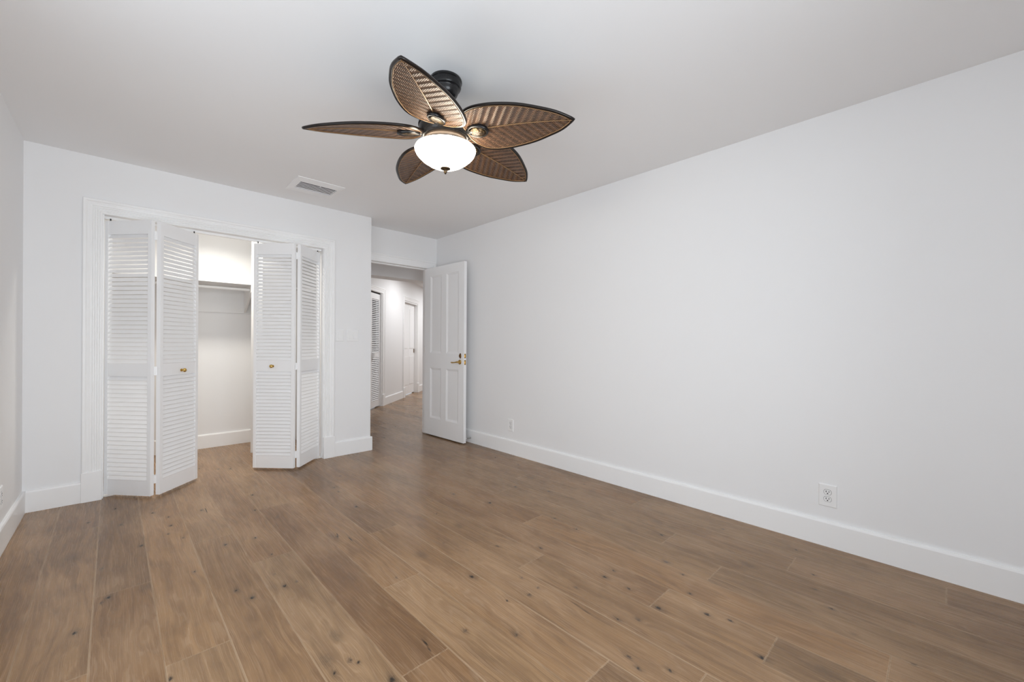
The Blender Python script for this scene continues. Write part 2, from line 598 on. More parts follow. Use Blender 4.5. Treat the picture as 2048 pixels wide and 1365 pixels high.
# bedroom door frame
bm = nb()
casing(bm, 1.889, 2.866, 2.143, 0.0, PLAIN, lambda a, z, d: Vector((a, YD - d, z)))
tr2 = obj('trim_2', bm, TRIM, kind='structure')
bm = nb()
box(bm, DX0, 1.991, YD + 0.001, YD + TW, 0, 2.052)
box(bm, 2.763, DX1, YD + 0.001, YD + TW, 0, 2.052)
box(bm, DX0, DX1, YD + 0.001, YD + TW, 2.052, DZ)
box(bm, 1.991, 2.003, YD + 0.05, YD + 0.085, 0, 2.040)
box(bm, 2.751, 2.763, YD + 0.05, YD + 0.085, 0, 2.040)
box(bm, 1.991, 2.763, YD + 0.05, YD + 0.085, 2.040, 2.052)
obj('jamb', bm, TRIM, tr2)

# hall door frames
bm = nb()
casing(bm, -1.02, 0.020, 2.085, 0.0, PLAIN, hallp)
tr3 = obj('trim_3', bm, TRIM, kind='structure')
bm = nb()
box(bm, -0.10, -0.085, -TW, 0, 0, 1.995, HM)
box(bm, -0.93, -0.915, -TW, 0, 0, 1.995, HM)
box(bm, -0.93, -0.085, -TW, 0, 1.995, 2.01, HM)
obj('jamb', bm, TRIM, tr3)
bm = nb()
box(bm, -0.078, 0.024, 0, 0.026, 0, 0.206, HM, bevel=0.002)
obj('plinth_block', bm, TRIM, tr3)
bm = nb()
casing(bm, 1.000, 2.072, 2.088, 0.0, PLAIN, hallp)
tr4 = obj('trim_4', bm, TRIM, kind='structure')
bm = nb()
box(bm, 1.105, 1.12, -TW, 0, 0, 1.975, HM)
box(bm, 1.96, 1.975, -TW, 0, 0, 1.975, HM)
box(bm, 1.105, 1.975, -TW, 0, 1.975, 1.99, HM)
obj('jamb', bm, TRIM, tr4)
for s in (0.998, 1.966):
    bm = nb()
    box(bm, s, s + 0.106, 0, 0.026, 0, 0.206, HM, bevel=0.002)
    obj('plinth_block', bm, TRIM, tr4)

# ------------------------------------------------------------------ floor: one mesh of planks
JOINTS = [(8, 1.47), (4, 1.26), (6, 0.82), (9, 0.87), (12, 1.10), (3, 2.42), (-1, 2.00), (2, 2.88), (4, 3.17), (13, 0.54), (14, -0.01),
          (10, 0.13), (15, 1.06), (9, 0.44), (9, 2.76), (8, 3.37)]
KNOTS = [(-0.19,3.11,4),(-0.13,2.31,1.3),(-0.15,3.66,1),(-0.03,3.84,1.2),(-0,3.48,1.2),(0.22,3.43,1),(0.22,3.26,1.3),(0.2,3.13,1),(0.26,3.01,1),(-0.07,2.87,0.8),(-0.06,2.5,0.9),(0.08,2.52,2),(-0.04,2.53,1.6),(0.26,2.53,1),(0.42,2.75,1.5),(0.38,2.21,1.3),(0.42,2.1,1.6),(0.56,2.73,1.2),(0.54,2.24,0.8),(0.55,2.1,1.5),(0.6,2.1,0.8),(0.58,2.46,0.9),(0.73,2.96,0.9),(1.08,3.3,2.2),(1.2,3.26,1),(0.7,3.51,1.4),(0.65,3.18,1.2),(0.53,1.51,2),(0.12,1.78,1),(0.6,1.61,2),(0.91,2.43,1),(0.39,3.42,1.2),(0.15,3.58,1.2),(0.08,3.05,1.6),(0.53,1.43,1),(1.16,1.91,2.2),(1.23,1.57,1.6),(1.51,2.06,2),(1.52,1.71,0.9),(1.32,1.94,0.7),(1.8,2.52,1.3),(1.51,2.31,0.7),(1.17,2.78,1.4),(1.89,2.21,1.8),(0.98,1.29,1),(1.68,1.53,1.3),(1.4,1.29,0.8),(1.4,1.4,0.8),(2.03,1.73,1.2),(2.25,2.32,1.5),(2.5,2.4,2),(2.37,2.08,1.4),(1.53,1.17,0.8),(1.7,1.13,1.4),(1.78,1.13,1),(1.7,1,1),(1.67,0.84,1.7),(1.48,0.92,1),(1.54,0.86,1),(1.31,0.73,1.1),(1.33,0.78,1),(2.05,0.99,1.3),(2.32,1.15,1.4),(2.47,1.25,2.2),(1.11,1.14,1),(1.23,1.32,0.7),(0.61,1.42,0.8),(0.59,1.45,0.9),(0.66,1.27,1.8),(2.7,1.99,1),(2.67,2.72,1),(2.68,3.05,1),(0.89,2.45,2),(2.01,1.54,1),(1.19,3.15,1),(1.34,3.51,0.8),(1.37,1.79,0.6),(1.33,1.28,1.1),(0.96,1.81,0.7),(2.33,0.69,1.9),(1.87,0.79,0.9),(2,0.88,1),(1.78,0.68,1.4),(1.81,0.6,1),(2.67,0.93,0.8),(1.68,0.45,1.4),(2.47,0.44,0.9),(2.33,0.41,0.8),(2.21,0.33,0.9),(1.77,0.28,3),(1.38,0.65,1),(2.04,0.07,0.9),(2.7,0.56,0.9),(2.08,0.48,0.6),(2.08,0.24,0.6),(2.46,1.15,2),
         (0.62, 4.42, 1.3), (0.70, 4.36, 1.2), (0.50, 4.55, 1)]
CRACKS = [(1.422, 1.184, 1.428, 0.967), (0.83, 1.395, 0.825, 1.259), (0.957, 2.524, 0.952, 2.207), (0.40, 3.50, 0.42, 3.30), (0.93, 2.52, 0.90, 2.36)]


def build_floor():
    rng = random.Random(11)
    W = 0.1905
    co, fa, uvs, tone, hue, kn, ck, ed = [], [], [], [], [], [], [], []
    base = 0
    kx = np.array([k[0] for k in KNOTS])
    ky = np.array([k[1] for k in KNOTS])
    ks = np.array([k[2] for k in KNOTS])
    known = {}
    for c, y in JOINTS:
        known.setdefault(c, []).append(y)
    for c in range(-4, 40):
        x0 = -0.09 + W * c
        y0, y1 = (YF - 0.2, 11.0)
        if c > 15:
            y0 = 4.4
        if c <= 9:
            y1 = 8.6 if c > 6 else 5.5
        js = sorted(known.get(c, []))
        # further joints where the photo shows none
        lo, hi = y0, y1
        cuts = list(js)
        y = (js[0] if js else 4.1 + rng.uniform(-0.6, 1.2)) - rng.uniform(1.6, 2.2)
        while y > lo + 0.2:
            cuts.append(y)
            y -= rng.uniform(1.4, 2.2)
        y = (js[-1] if js else 4.1 + rng.uniform(-0.3, 1.2)) + rng.uniform(1.5, 2.1)
        while y < hi - 0.2:
            cuts.append(y)
            y += rng.uniform(1.3, 2.1)
        ys = [lo] + sorted(cuts) + [hi]
        for p, q in zip(ys[:-1], ys[1:]):
            fine = c <= 15 and q > -0.3 and p < 5.4
            nx = 24 if fine else 4
            ny = max(2, int((q - p) / (0.009 if fine else 0.2)))
            uu = np.linspace(0, W, nx + 1)
            vv = np.linspace(p, q, ny + 1)
            U, V = np.meshgrid(uu, vv)
            X = x0 + U - 0.012 * (V - 2.8)
            n = X.size
            co.append(np.stack([X.ravel(), V.ravel(), np.zeros(n)], 1))
            K = np.zeros(n)
            G = np.zeros(n)
            if fine:
                Xf, Yf = X.ravel(), V.ravel()
                for a in np.nonzero((kx > x0 - 0.06) & (kx < x0 + W + 0.06) & (ky > p - 0.1) & (ky < q + 0.1))[0]:
                    s = ks[a]
                    rx, ry = 0.0062 * s, 0.0095 * s
                    d2 = ((Xf - kx[a]) / rx) ** 2 + ((Yf - ky[a]) / ry) ** 2
                    halo = ((Xf - kx[a]) / (rx * 2.6)) ** 2 + ((Yf - ky[a]) / (ry * 3.4)) ** 2
                    core = 1.0 if 0.65 < s < 1.9 else 0.35
                    K = np.maximum(K, np.maximum(core * np.exp(-d2), 0.36 * np.exp(-halo)))
                for ax, ay, bx, by in CRACKS:
                    tt = np.clip((Yf - ay) / (by - ay), 0, 1)
                    dx = Xf - (ax + (bx - ax) * tt + 0.004 * np.sin(tt * 5))
                    inside = (Yf < max(ay, by)) & (Yf > min(ay, by))
                    G = np.maximum(G, np.where(inside, np.exp(-(dx / 0.0045) ** 2), 0) * np.sin(np.clip(tt, 0, 1) * PI))
            kn.append(K)
            ck.append(G)
            ed.append(np.minimum(V.ravel() - p, q - V.ravel()))
            i = np.arange(ny)[:, None] * (nx + 1) + np.arange(nx)[None, :]
            f = np.stack([i, i + 1, i + nx + 2, i + nx + 1], -1).reshape(-1, 4) + base
            fa.append(f)
            base += n
            uvs.append(np.stack([U.ravel(), V.ravel() + rng.uniform(0, 20)], 1))
            tone.append(np.full(n, rng.random() * 0.8 + 0.1))
            hue.append(np.full(n, rng.random()))
    co = np.concatenate(co)
    fa = np.concatenate(fa)
    uv = np.concatenate(uvs)
    me = bpy.data.meshes.new('floor')
    me.vertices.add(len(co))
    me.vertices.foreach_set('co', co.astype(np.float32).ravel())
    me.loops.add(fa.size)
    me.loops.foreach_set('vertex_index', fa.ravel().astype(np.int32))
    me.polygons.add(len(fa))
    me.polygons.foreach_set('loop_start', (np.arange(len(fa)) * 4).astype(np.int32))
    me.update(calc_edges=True)
    l = me.uv_layers.new(name='plank')
    l.data.foreach_set('uv', uv[fa.ravel()].astype(np.float32).ravel())
    for nm, arr in (('tone', tone), ('hue', hue), ('knot', kn), ('crack', ck), ('enddist', ed)):
        a = me.attributes.new(nm, 'FLOAT', 'POINT')
        a.data.foreach_set('value', np.concatenate(arr).astype(np.float32))
    me.validate()
    me.materials.append(OAK)
    o = bpy.data.objects.new('floor', me)
    C.objects.link(o)
    o['kind'] = 'structure'
    return o


build_floor()

# ------------------------------------------------------------------ louvered panels
PT = 0.028                          # panel thickness
PL = 0.3680                         # panel width
GAP = 0.0070                        # each panel stands this far off the hinge pin


def louver_meshes(z0, z1, mids, w=PL, n=(30, 24), rails=(0.098, 0.108), st=0.028, depth=0.0100, rise=0.47):
    """panel in local x 0..w, y 0..PT (outer face at y=PT), returns frame and slats bmeshes"""
    fr, sl = nb(), nb()
    b = 0.0016
    box(fr, 0, st, 0, PT, z0, z1, bevel=b)
    box(fr, w - st, w, 0, PT, z0, z1, bevel=b)
    zt, zb = z1 - rails[0], z0 + rails[1]
    box(fr, st, w - st, 0.0015, PT - 0.0015, zt, z1)
    box(fr, st, w - st, 0.0015, PT - 0.0015, mids[0], mids[1])
    box(fr, st, w - st, 0.0015, PT - 0.0015, z0, zb)
    for lo, hi, k in ((mids[1], zt, n[0]), (zb, mids[0], n[1])):
        stp = (hi - lo) / k
        for i in range(k):
            zc = lo + stp * (i + 0.5)
            d = depth
            e = stp * rise                       # half rise of the slat
            th = 0.0030
            c0 = PT / 2 + 0.0035
            poly = [(c0 + d, zc - e), (c0 + d + th * 0.5, zc - e + th), (c0 - d + th, zc + e), (c0 - d - th, zc + e - th * 0.3)]
            prism(sl, poly, 'x', st - 0.002, w - st + 0.002)
    return fr, sl


def leaf_matrix(hinge, ang, side):
    """local x runs from the hinge corner along the panel, local y out to the room face"""
    if side < 0:                                 # panel running left from the apex
        ex = Vector((-math.cos(ang), math.sin(ang), 0))
        ey = Vector((-math.sin(ang), -math.cos(ang), 0))
    else:
        ex = Vector((math.cos(ang), math.sin(ang), 0))
        ey = Vector((math.sin(ang), -math.cos(ang), 0))
    m = Matrix((ex, ey, Vector((0, 0, 1)))).transposed().to_4x4()
    m.translation = Vector((hinge[0], hinge[1], 0)) + ex * GAP
    return m


def knob(parent, mtx, x, z):
    bm = nb()
    k = mtx @ Matrix.Translation((x, PT - 0.0015, z)) @ Matrix.Rotation(-PI / 2, 4, 'X')
    lathe(bm, [(0.0, 0.0), (0.0115, 0.0), (0.0115, 0.003), (0.006, 0.005), (0.0055, 0.013), (0.0105, 0.017), (0.0148, 0.022), (0.0152, 0.027),
               (0.012, 0.0325), (0.006, 0.0355), (0.0, 0.0362)], 20, k)
    o = obj('knob', bm, BRASS, parent, smooth=True)
    o['label'] = 'round brass knob'
    return o


def bifold(hinge, angl, angr, knob_side, knob_x, knob_z, zmid, label, z0=0.015, z1=2.002):
    root = empty('bifold_door', (hinge[0], hinge[1], 0))
    inv = Matrix.Translation((-hinge[0], -hinge[1], 0))
    for side, ang in ((-1, angl), (1, angr)):
        m = inv @ leaf_matrix(hinge, ang, side)
        fr, sl = louver_meshes(z0, z1, zmid)
        fr.transform(m)
        sl.transform(m)
        p = obj('louvered_panel', fr, DOORP, root)
        obj('louver_slats', sl, DOORP, p)
        if side == knob_side:
            knob(p, m, knob_x, knob_z)
        for ex in ((PL - 0.028, 0.012),):
            bm = nb()
            lathe(bm, [(0.0045, z1 - 0.002), (0.0045, z1 + 0.019)], 10, m @ Matrix.Translation((ex[0], ex[1], 0)))
            obj('pivot_pin', bm, DARKM, root)
    for z in (0.131, 0.915, 1.896):
        bm = nb()
        am = inv @ leaf_matrix(hinge, angl, -1)
        bmx = inv @ leaf_matrix(hinge, angr, 1)
        box(bm, -GAP, 0.020, -0.0022, 0.0, z - 0.031, z + 0.031, am)
        box(bm, -GAP, 0.020, -0.0022, 0.0, z - 0.031, z + 0.031, bmx)
        lathe(bm, [(0.0042, z - 0.031), (0.0042, z + 0.031)], 10, Matrix.Translation((0, 0.001, 0)))
        box(bm, -0.008, 0.008, -0.002, 0.002, z - 0.031, z + 0.031)
        obj('hinge', bm, PLATE, root)
    tag(root, label, 'closet door', 'louvered bifold closet doors', 'thing')
    return root


bifold((0.1744, 3.9365), 0.846, 0.825, 1, 0.198, 0.908, (0.875, 0.966), 'white louvered bifold door folded at the left end of the closet opening')
bifold((1.1231, 3.9625), 0.7948, 0.7967, -1, 0.191, 0.916, (0.868, 0.967), 'white louvered bifold door folded at the right end of the closet opening')

# floor brackets that carry the pivot panels, in the corners by the jambs
for x0, x1 in ((-0.0965, -0.035), (1.352, 1.414)):
    bm = nb()
    box(bm, x0, x1, 4.185, 4.240, 0.0, 0.0035)
    xw = x0 if x0 < 0 else x1 - 0.003
    box(bm, xw, xw + 0.003, 4.185, 4.240, 0.0, 0.045)
    lathe(bm, [(0.006, 0.0035), (0.006, 0.012)], 10, Matrix.Translation(((x0 + x1) / 2, 4.212, 0)))
    obj('floor_bracket', bm, PLATE, tr)
# ------------------------------------------------------------------ closet shelf and rod
sh = empty('closet_shelf', (0.6, 5.2, 1.44))
so = Vector((0.6, 5.2, 1.44))
XC1 = XE - TW


def rel(bm, o):
    bm.transform(Matrix.Translation(-o))
    return bm


bm = nb()
box(bm, XL + 0.002, XC1 - 0.002, 5.018, YB - 0.001, 1.727, 1.743)
obj('shelf_board', rel(bm, so), SHELF, sh)
bm = nb()
box(bm, XL + 0.002, XC1 - 0.002, 5.3755, YB - 0.001, 1.444, 1.7265)
obj('back_cleat', rel(bm, so), SHELF, sh)
bm = nb()
prism(bm, [(5.022, 1.7265), (5.022, 1.655), (5.068, 1.640), (5.3752, 1.450), (5.3752, 1.7265)], 'x', 0.980, 0.999)
obj('support_bracket', rel(bm, so), SHELF, sh)
tag(sh, 'white painted shelf with a triangular bracket along the back wall inside the closet', 'shelf')
bm = nb()
Mx = Matrix.Translation((XL + 0.003, 5.085, 1.678)) @ Matrix.Rotation(PI / 2, 4, 'Y')
lathe(bm, [(0.0145, 0), (0.0145, 0.980 - XL - 0.004)], 20, Mx)
rod = obj('closet_rod', bm, SHELF, smooth=True)
tag(rod, 'white round hanging rod under the closet shelf, ending at the bracket', 'closet rod')

# ------------------------------------------------------------------ bedroom door (open against the right wall)
door_a = math.atan2(4.449 - 3.672, 2.719 - 2.748)
DM = Matrix.Rotation(door_a, 4, 'Z')            # local x from free edge to hinge edge, local y = towards the left (room) face
DW, DT, DH0, DH1 = 0.772, 0.037, 0.014, 2.040
droot = empty('door_1', (2.748, 3.672, 0))
DI = DM
bm = nb()
xs = [(0.0, 0.098), (0.328, 0.425), (0.648, DW)]
y0, y1 = -DT, 0.0
zr = [(DH0, 0.220), (0.828, 1.006), (1.940, DH1)]
for a, b_ in xs:
    box(bm, a, b_, y0, y1, DH0, DH1, DI)
for a, b_ in ((0.098, 0.328), (0.425, 0.648)):
    for c, d in zr:
        box(bm, a, b_, y0, y1, c, d, DI)
    for c, d in ((0.220, 0.828), (1.006, 1.940)):
        i, dep = 0.024, 0.011
        box(bm, a + i * 0.7, b_ - i * 0.7, y0 + dep, y1 - dep, c + i * 0.7, d - i * 0.7, DI)
        # sloping moulding round the sunk panel, both faces, and a low raised field
        for yf, s in ((y1, -1), (y0, 1)):
            o4 = [(a, c), (b_, c), (b_, d), (a, d)]
            m4 = [(a + i * 0.25, c + i * 0.25), (b_ - i * 0.25, c + i * 0.25), (b_ - i * 0.25, d - i * 0.25), (a + i * 0.25, d - i * 0.25)]
            n4 = [(a + i, c + i), (b_ - i, c + i), (b_ - i, d - i), (a + i, d - i)]
            vo = [bm.verts.new(DI @ Vector((p, yf, q))) for p, q in o4]
            vm = [bm.verts.new(DI @ Vector((p, yf + s * dep * 0.28, q))) for p, q in m4]
            vn = [bm.verts.new(DI @ Vector((p, yf + s * dep, q))) for p, q in n4]
            for k in range(4):
                j = (k + 1) % 4
                bm.faces.new((vo[k], vo[j], vm[j], vm[k]))
                bm.faces.new((vm[k], vm[j], vn[j], vn[k]))
dl = obj('door_leaf', bm, DOORP, droot)
droot['kind'] = 'structure'
droot['label'] = 'open white four-panel bedroom door with brass lever standing by the right wall'
# lever set on the room face
LV = DI @ Matrix.Translation((0.068, 0.0, 0.916)) @ Matrix.Rotation(-PI / 2, 4, 'X')
lv = empty('door_handle')
lv.parent = droot
bm = nb()
lathe(bm, [(0, 0), (0.027, 0), (0.027, 0.004), (0.022, 0.008), (0.012, 0.010), (0.0105, 0.030), (0.0, 0.034)], 24, LV)
obj('rosette', bm, BRASS, lv, smooth=True)
bm = nb()
pts = []
for k in range(9):
    q = k / 8
    pts.append(DI @ Vector((0.066 + 0.112 * q, 0.040 + 0.006 * math.sin(q * PI), 0.917 - 0.004 * math.sin(q * PI) - 0.008 * q)))
tube(bm, [DI @ Vector((0.068, 0.026, 0.917))] + pts, [0.0085, 0.0095, 0.0085, 0.0075, 0.007, 0.007, 0.0075, 0.0082, 0.0086, 0.006], 10)
obj('lever', bm, BRASS, lv, smooth=True)
bm = nb()
TM = DI @ Matrix.Translation((0.060, 0.0, 0.985)) @ Matrix.Rotation(-PI / 2, 4, 'X') @ Matrix.Diagonal((0.55, 1, 1, 1))
lathe(bm, [(0, 0), (0.030, 0), (0.030, 0.003), (0.026, 0.006), (0, 0.006)], 24, TM)
box(bm, 0.057, 0.063, 0.005, 0.018, 0.972, 0.998, DI)
obj('thumb_turn', bm, BRASSD, droot)
for z0, z1 in ((0.959, 1.010), (0.886, 0.940)):
    bm = nb()
    box(bm, -0.0015, 0.0, -0.029, -0.008, z0, z1, DI)
    zc = (z0 + z1) / 2
    box(bm, -0.009, -0.0015, -0.024, -0.013, zc - 0.010, zc + 0.010, DI)
    for q in (z0 + 0.008, z1 - 0.008):
        lathe(bm, [(0.004, 0), (0.004, 0.002)], 10, DI @ Matrix.Translation((-0.0015, -0.0185, q)) @ Matrix.Rotation(-PI / 2, 4, 'Y'), mi=1)
    obj('latch_plate', bm, [BRASS, BRASSD], droot)
for z in (0.25, 1.05, 1.80):
    bm = nb()
    lathe(bm, [(0.006, z - 0.045), (0.006, z + 0.045)], 10, DI @ Matrix.Translation((DW + 0.006, -0.010, 0)))
    obj('hinge', bm, BRASS, droot)

# baseboard door stop behind the door
ds = empty('door_stop', (XR - TB, 3.697, 0.055))
bm = nb()
R = Matrix.Rotation(-PI / 2, 4, 'Y')
lathe(bm, [(0, 0), (0.011, 0), (0.011, 0.003), (0.006, 0.006), (0, 0.006)], 16, R)
obj('base_plate', bm, STEEL, ds, smooth=True)
bm = nb()
hel = [R @ Vector((0.0052 * math.cos(k * 0.7), 0.0052 * math.sin(k * 0.7), 0.005 + k * 0.0006)) for k in range(90)]
tube(bm, hel, 0.0014, 6)
obj('spring', bm, STEEL, ds, smooth=True)
bm = nb()
lathe(bm, [(0, 0.058), (0.0075, 0.058), (0.0085, 0.066), (0.006, 0.073), (0, 0.074)], 16, R)
obj('rubber_tip', bm, RUBBER, ds, smooth=True)
tag(ds, 'small spring door stop on the right baseboard just behind the open bedroom door', 'door stop')

# ------------------------------------------------------------------ hall doors
d2 = empty('door_2', tuple(HW0))
d2['kind'] = 'structure'
LH = Matrix((HD, HN, Vector((0, 0, 1)))).transposed().to_4x4()
for s0 in (-0.905, -0.502):
    fr, sl = louver_meshes(0.02, 1.972, (0.872, 0.955), w=0.40, n=(29, 23), st=0.05, depth=0.0105, rise=0.375)
    mm = LH @ Matrix.Translation((s0, -0.055, 0))
    fr.transform(mm)
    sl.transform(mm)
    p = obj('louvered_panel', fr, DOORP, d2)
    obj('louver_slats', sl, DOORP, p)
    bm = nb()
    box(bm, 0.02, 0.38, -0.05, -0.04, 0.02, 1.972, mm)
    obj('dark_backing', bm, VENTD, p)  # dark sheet in place of the unlit closet behind the slats
bm = nb()
box(bm, -0.44, -0.385, -0.028, 0.012, 0.868, 0.96, LH, bevel=0.004)
obj('door_handle', bm, PLATE, d2)
bm = nb()
box(bm, -0.915, -0.10, -0.062, -0.032, 1.976, 1.994, LH)  # dark strip standing in for the shaded gap above the hall door
obj('track_gap_strip', bm, VENTD, d2)
d3 = empty('door_3', tuple(HW0))
d3['kind'] = 'structure'
bm = nb()
box(bm, 1.122, 1.545, -0.105, -0.068, 0.02, 1.972, LH)
box(bm, 1.551, 1.958, -0.105, -0.068, 0.02, 1.972, LH)
for a, b_ in ((1.20, 1.47), (1.63, 1.88)):
    for c, d in ((0.22, 0.83), (1.0, 1.86)):
        box(bm, a, b_, -0.068, -0.062, c, d, LH, bevel=0.005)
obj('door_leaf', bm, DOORP, d3)
bm = nb()
box(bm, 1.905, 1.945, -0.068, -0.060, 0.905, 0.99, LH)
obj('latch_plate', bm, BRASSD, d3)

# ------------------------------------------------------------------ ceiling air vent
vt = empty('air_vent', (1.18, 3.68, H))
vo = Vector((1.18, 3.68, H))
ox0, ox1, oy0, oy1 = 0.998, 1.367, 3.503, 3.862
ix0, ix1, iy0, iy1 = 1.040, 1.328, 3.583, 3.752
zi = H - 0.014
bm = nb()
O = [(ox0, oy0), (ox1, oy0), (ox1, oy1), (ox0, oy1)]
I = [(ix0, iy0), (ix1, iy0), (ix1, iy1), (ix0, iy1)]
vO = [bm.verts.new((x, y, H)) for x, y in O]
vO2 = [bm.verts.new((x, y, H - 0.004)) for x, y in O]
vI = [bm.verts.new((x, y, zi)) for x, y in I]
vI2 = [bm.verts.new((x, y, H)) for x, y in I]
for k in range(4):
    j = (k + 1) % 4
    bm.faces.new((vO[k], vO[j], vO2[j], vO2[k]))
    bm.faces.new((vO2[k], vO2[j], vI[j], vI[k]))
    bm.faces.new((vI[k], vI[j], vI2[j], vI2[k]))
    bm.faces.new((vI2[k], vI2[j], vO[j], vO[k]))
obj('vent_frame', rel(bm, vo), TRIM, vt)
bm = nb()
box(bm, ix0, ix1, iy0, iy1, H - 0.0015, H - 0.0003)
obj('duct', rel(bm, vo), VENTD, vt)
bm = nb()
ns = 7
for k in range(ns):
    yc = iy0 + (iy1 - iy0) * (k + 0.0) / (ns - 1)
    if k in (0, ns - 1):
        continue
    box(bm, ix0, ix1, -0.0052, 0.0052, -0.0007, 0.0007, Matrix.Translation((0, yc, zi + 0.0015)))
obj('vent_slats', rel(bm, vo), TRIM, vt)
bm = nb()
tube(bm, [(1.19, iy0 + 0.004, zi - 0.001), (1.19, iy0 - 0.016, zi - 0.004)], 0.003, 8)
obj('damper_lever', rel(bm, vo), TRIM, vt)
tag(vt, 'white rectangular louvered air vent in the ceiling above the closet', 'air vent')

# ------------------------------------------------------------------ switches and outlets


def plate_bm(w, h, t=0.006):
    bm = nb()
    A = [(-w / 2, -h / 2), (w / 2, -h / 2), (w / 2, h / 2), (-w / 2, h / 2)]
    k = 0.004
    B = [(-w / 2 + k, -h / 2 + k), (w / 2 - k, -h / 2 + k), (w / 2 - k, h / 2 - k), (-w / 2 + k, h / 2 - k)]
    a = [bm.verts.new((x, 0, z)) for x, z in A]
    a2 = [bm.verts.new((x, -t * 0.45, z)) for x, z in A]
    b = [bm.verts.new((x, -t, z)) for x, z in B]
    bm.faces.new(a)
    bm.faces.new(b)
    for i in range(4):
        j = (i + 1) % 4
        bm.faces.new((a[i], a[j], a2[j], a2[i]))
        bm.faces.new((a2[i], a2[j], b[j], b[i]))
    return bm


def switch(x0, x1, z0, z1, n, label):
    o = empty('light_switch', ((x0 + x1) / 2, YC, (z0 + z1) / 2))
    obj('switch_plate', plate_bm(x1 - x0, z1 - z0), PLATE, o)
    for k in range(n):
        cx = (k - (n - 1) / 2) * 0.046
        bm = nb()
        box(bm, cx - 0.0185, cx + 0.0185, -0.0068, -0.0059, -0.0355, 0.0355)
        obj('switch_recess', bm, SHELF, o)
        bm = nb()
        prism(bm, [(-0.006, -0.033), (-0.0115, -0.033), (-0.0078, 0.0), (-0.0085, 0.033), (-0.006, 0.033)], 'x', cx - 0.0163, cx + 0.0163)
        obj('rocker', bm, PLATE, o)
    tag(o, label, 'light switch', 'light switches beside the closet')
    return o


switch(1.533, 1.607, 1.139, 1.257, 1, 'single rocker light switch nearest the closet door casing')
switch(1.644, 1.758, 1.140, 1.259, 2, 'double rocker light switch near the corner of the closet wall')


def outlet(loc, rz, w, h, label):
    o = empty('wall_outlet', loc, rz)
    obj('cover_plate', plate_bm(w, h), PLATE, o)
    for s in (-1, 1):
        cz = s * 0.0195
        bm = nb()
        poly = []
        for k in range(24):
            a = 2 * PI * k / 24
            poly.append((0.0172 * math.cos(a), cz + max(-0.0135, min(0.0135, 0.0172 * math.sin(a)))))
        prism(bm, poly, 'y', -0.0075, -0.0055)
        n0 = len(bm.faces)
        prism(bm, [(p * 1.07, cz + (q - cz) * 1.09) for p, q in poly], 'y', -0.0063, -0.0055)  # dark ring paints the shadow in the plate opening
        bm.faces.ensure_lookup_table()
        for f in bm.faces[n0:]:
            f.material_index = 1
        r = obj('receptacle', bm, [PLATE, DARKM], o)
        bm = nb()
        box(bm, -0.0081, -0.0049, -0.0079, -0.0074, cz - 0.0014, cz + 0.0084)
        box(bm, 0.0050, 0.0080, -0.0079, -0.0074, cz - 0.0004, cz + 0.0076)
        lathe(bm, [(0.0032, 0), (0.0032, 0.0006)], 12, Matrix.Translation((0, -0.0074, cz - 0.0070)) @ Matrix.Rotation(PI / 2, 4, 'X'))
        obj('slots', bm, SLOT, r)
    bm = nb()
    lathe(bm, [(0.0028, 0), (0.0028, 0.0008)], 12, Matrix.Translation((0, -0.0059, 0)) @ Matrix.Rotation(PI / 2, 4, 'X'))
    obj('screw', bm, PLATE, o)
    tag(o, label, 'outlet', 'duplex wall outlets')
    return o


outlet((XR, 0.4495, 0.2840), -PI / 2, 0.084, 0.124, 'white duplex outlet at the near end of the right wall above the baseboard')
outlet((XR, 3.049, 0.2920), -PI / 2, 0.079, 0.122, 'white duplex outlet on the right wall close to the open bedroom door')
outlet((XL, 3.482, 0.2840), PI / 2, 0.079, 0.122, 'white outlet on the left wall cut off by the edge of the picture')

# ------------------------------------------------------------------ ceiling fan
FX, FY, FZ = 1.1649, 1.7170, 2.1683
fan = empty('ceiling_fan', (FX, FY, H))
TILT = Matrix(((1, 0, 0, 0), (0, 1, 0, 0), (0.0211, 0.0217, 1, 0), (0, 0, 0, 1)))   # slight list of the hanging fan
HZ = FZ - H                                   # blade plane below the ceiling
FT = Matrix.Translation((0, 0, HZ)) @ TILT    # fan-local (z=0 at the blade plane)


def fpart(name, bm, m, parent=None, smooth=True):
    bm.transform(FT)
    return obj(name, bm, m, parent or fan, smooth=smooth)


bm = nb()
lathe(bm, [(0.0, 0.0), (0.078, 0.0), (0.080, -0.004), (0.080, -0.011), (0.0755, -0.015), (0.0755, -0.034), (0.072, -0.042), (0.064, -0.046), (0.062, -0.050),
           (0.061, -0.062), (0.056, -0.074), (0.046, -0.084), (0.034, -0.089), (0.030, -0.091), (0.0, -0.091)], 40)
obj('canopy', bm, BRONZE, fan, smooth=True)
bm = nb()
lathe(bm, [(0.0, 0.205), (0.0135, 0.205), (0.0135, 0.150), (0.028, 0.146), (0.030, 0.128), (0.024, 0.122), (0.0, 0.122)], 24)
fpart('downrod', bm, BRONZE)
bm = nb()
lathe(bm, [(0.0, 0.128), (0.045, 0.128), (0.072, 0.120), (0.098, 0.104), (0.118, 0.082), (0.128, 0.060), (0.130, 0.048), (0.134, 0.045), (0.134, 0.037), (0.130, 0.034),
           (0.128, 0.012), (0.118, -0.002), (0.112, -0.010), (0.112, -0.020), (0.0, -0.020)], 48)
fpart('motor_housing', bm, BRONZE)
bm = nb()
lathe(bm, [(0.0, -0.018), (0.100, -0.018), (0.104, -0.022), (0.104, -0.030), (0.099, -0.034), (0.096, -0.042), (0.108, -0.048), (0.113, -0.053), (0.113, -0.060), (0.0, -0.060)], 48)
fpart('light_fitter', bm, FITTER)
bm = nb()
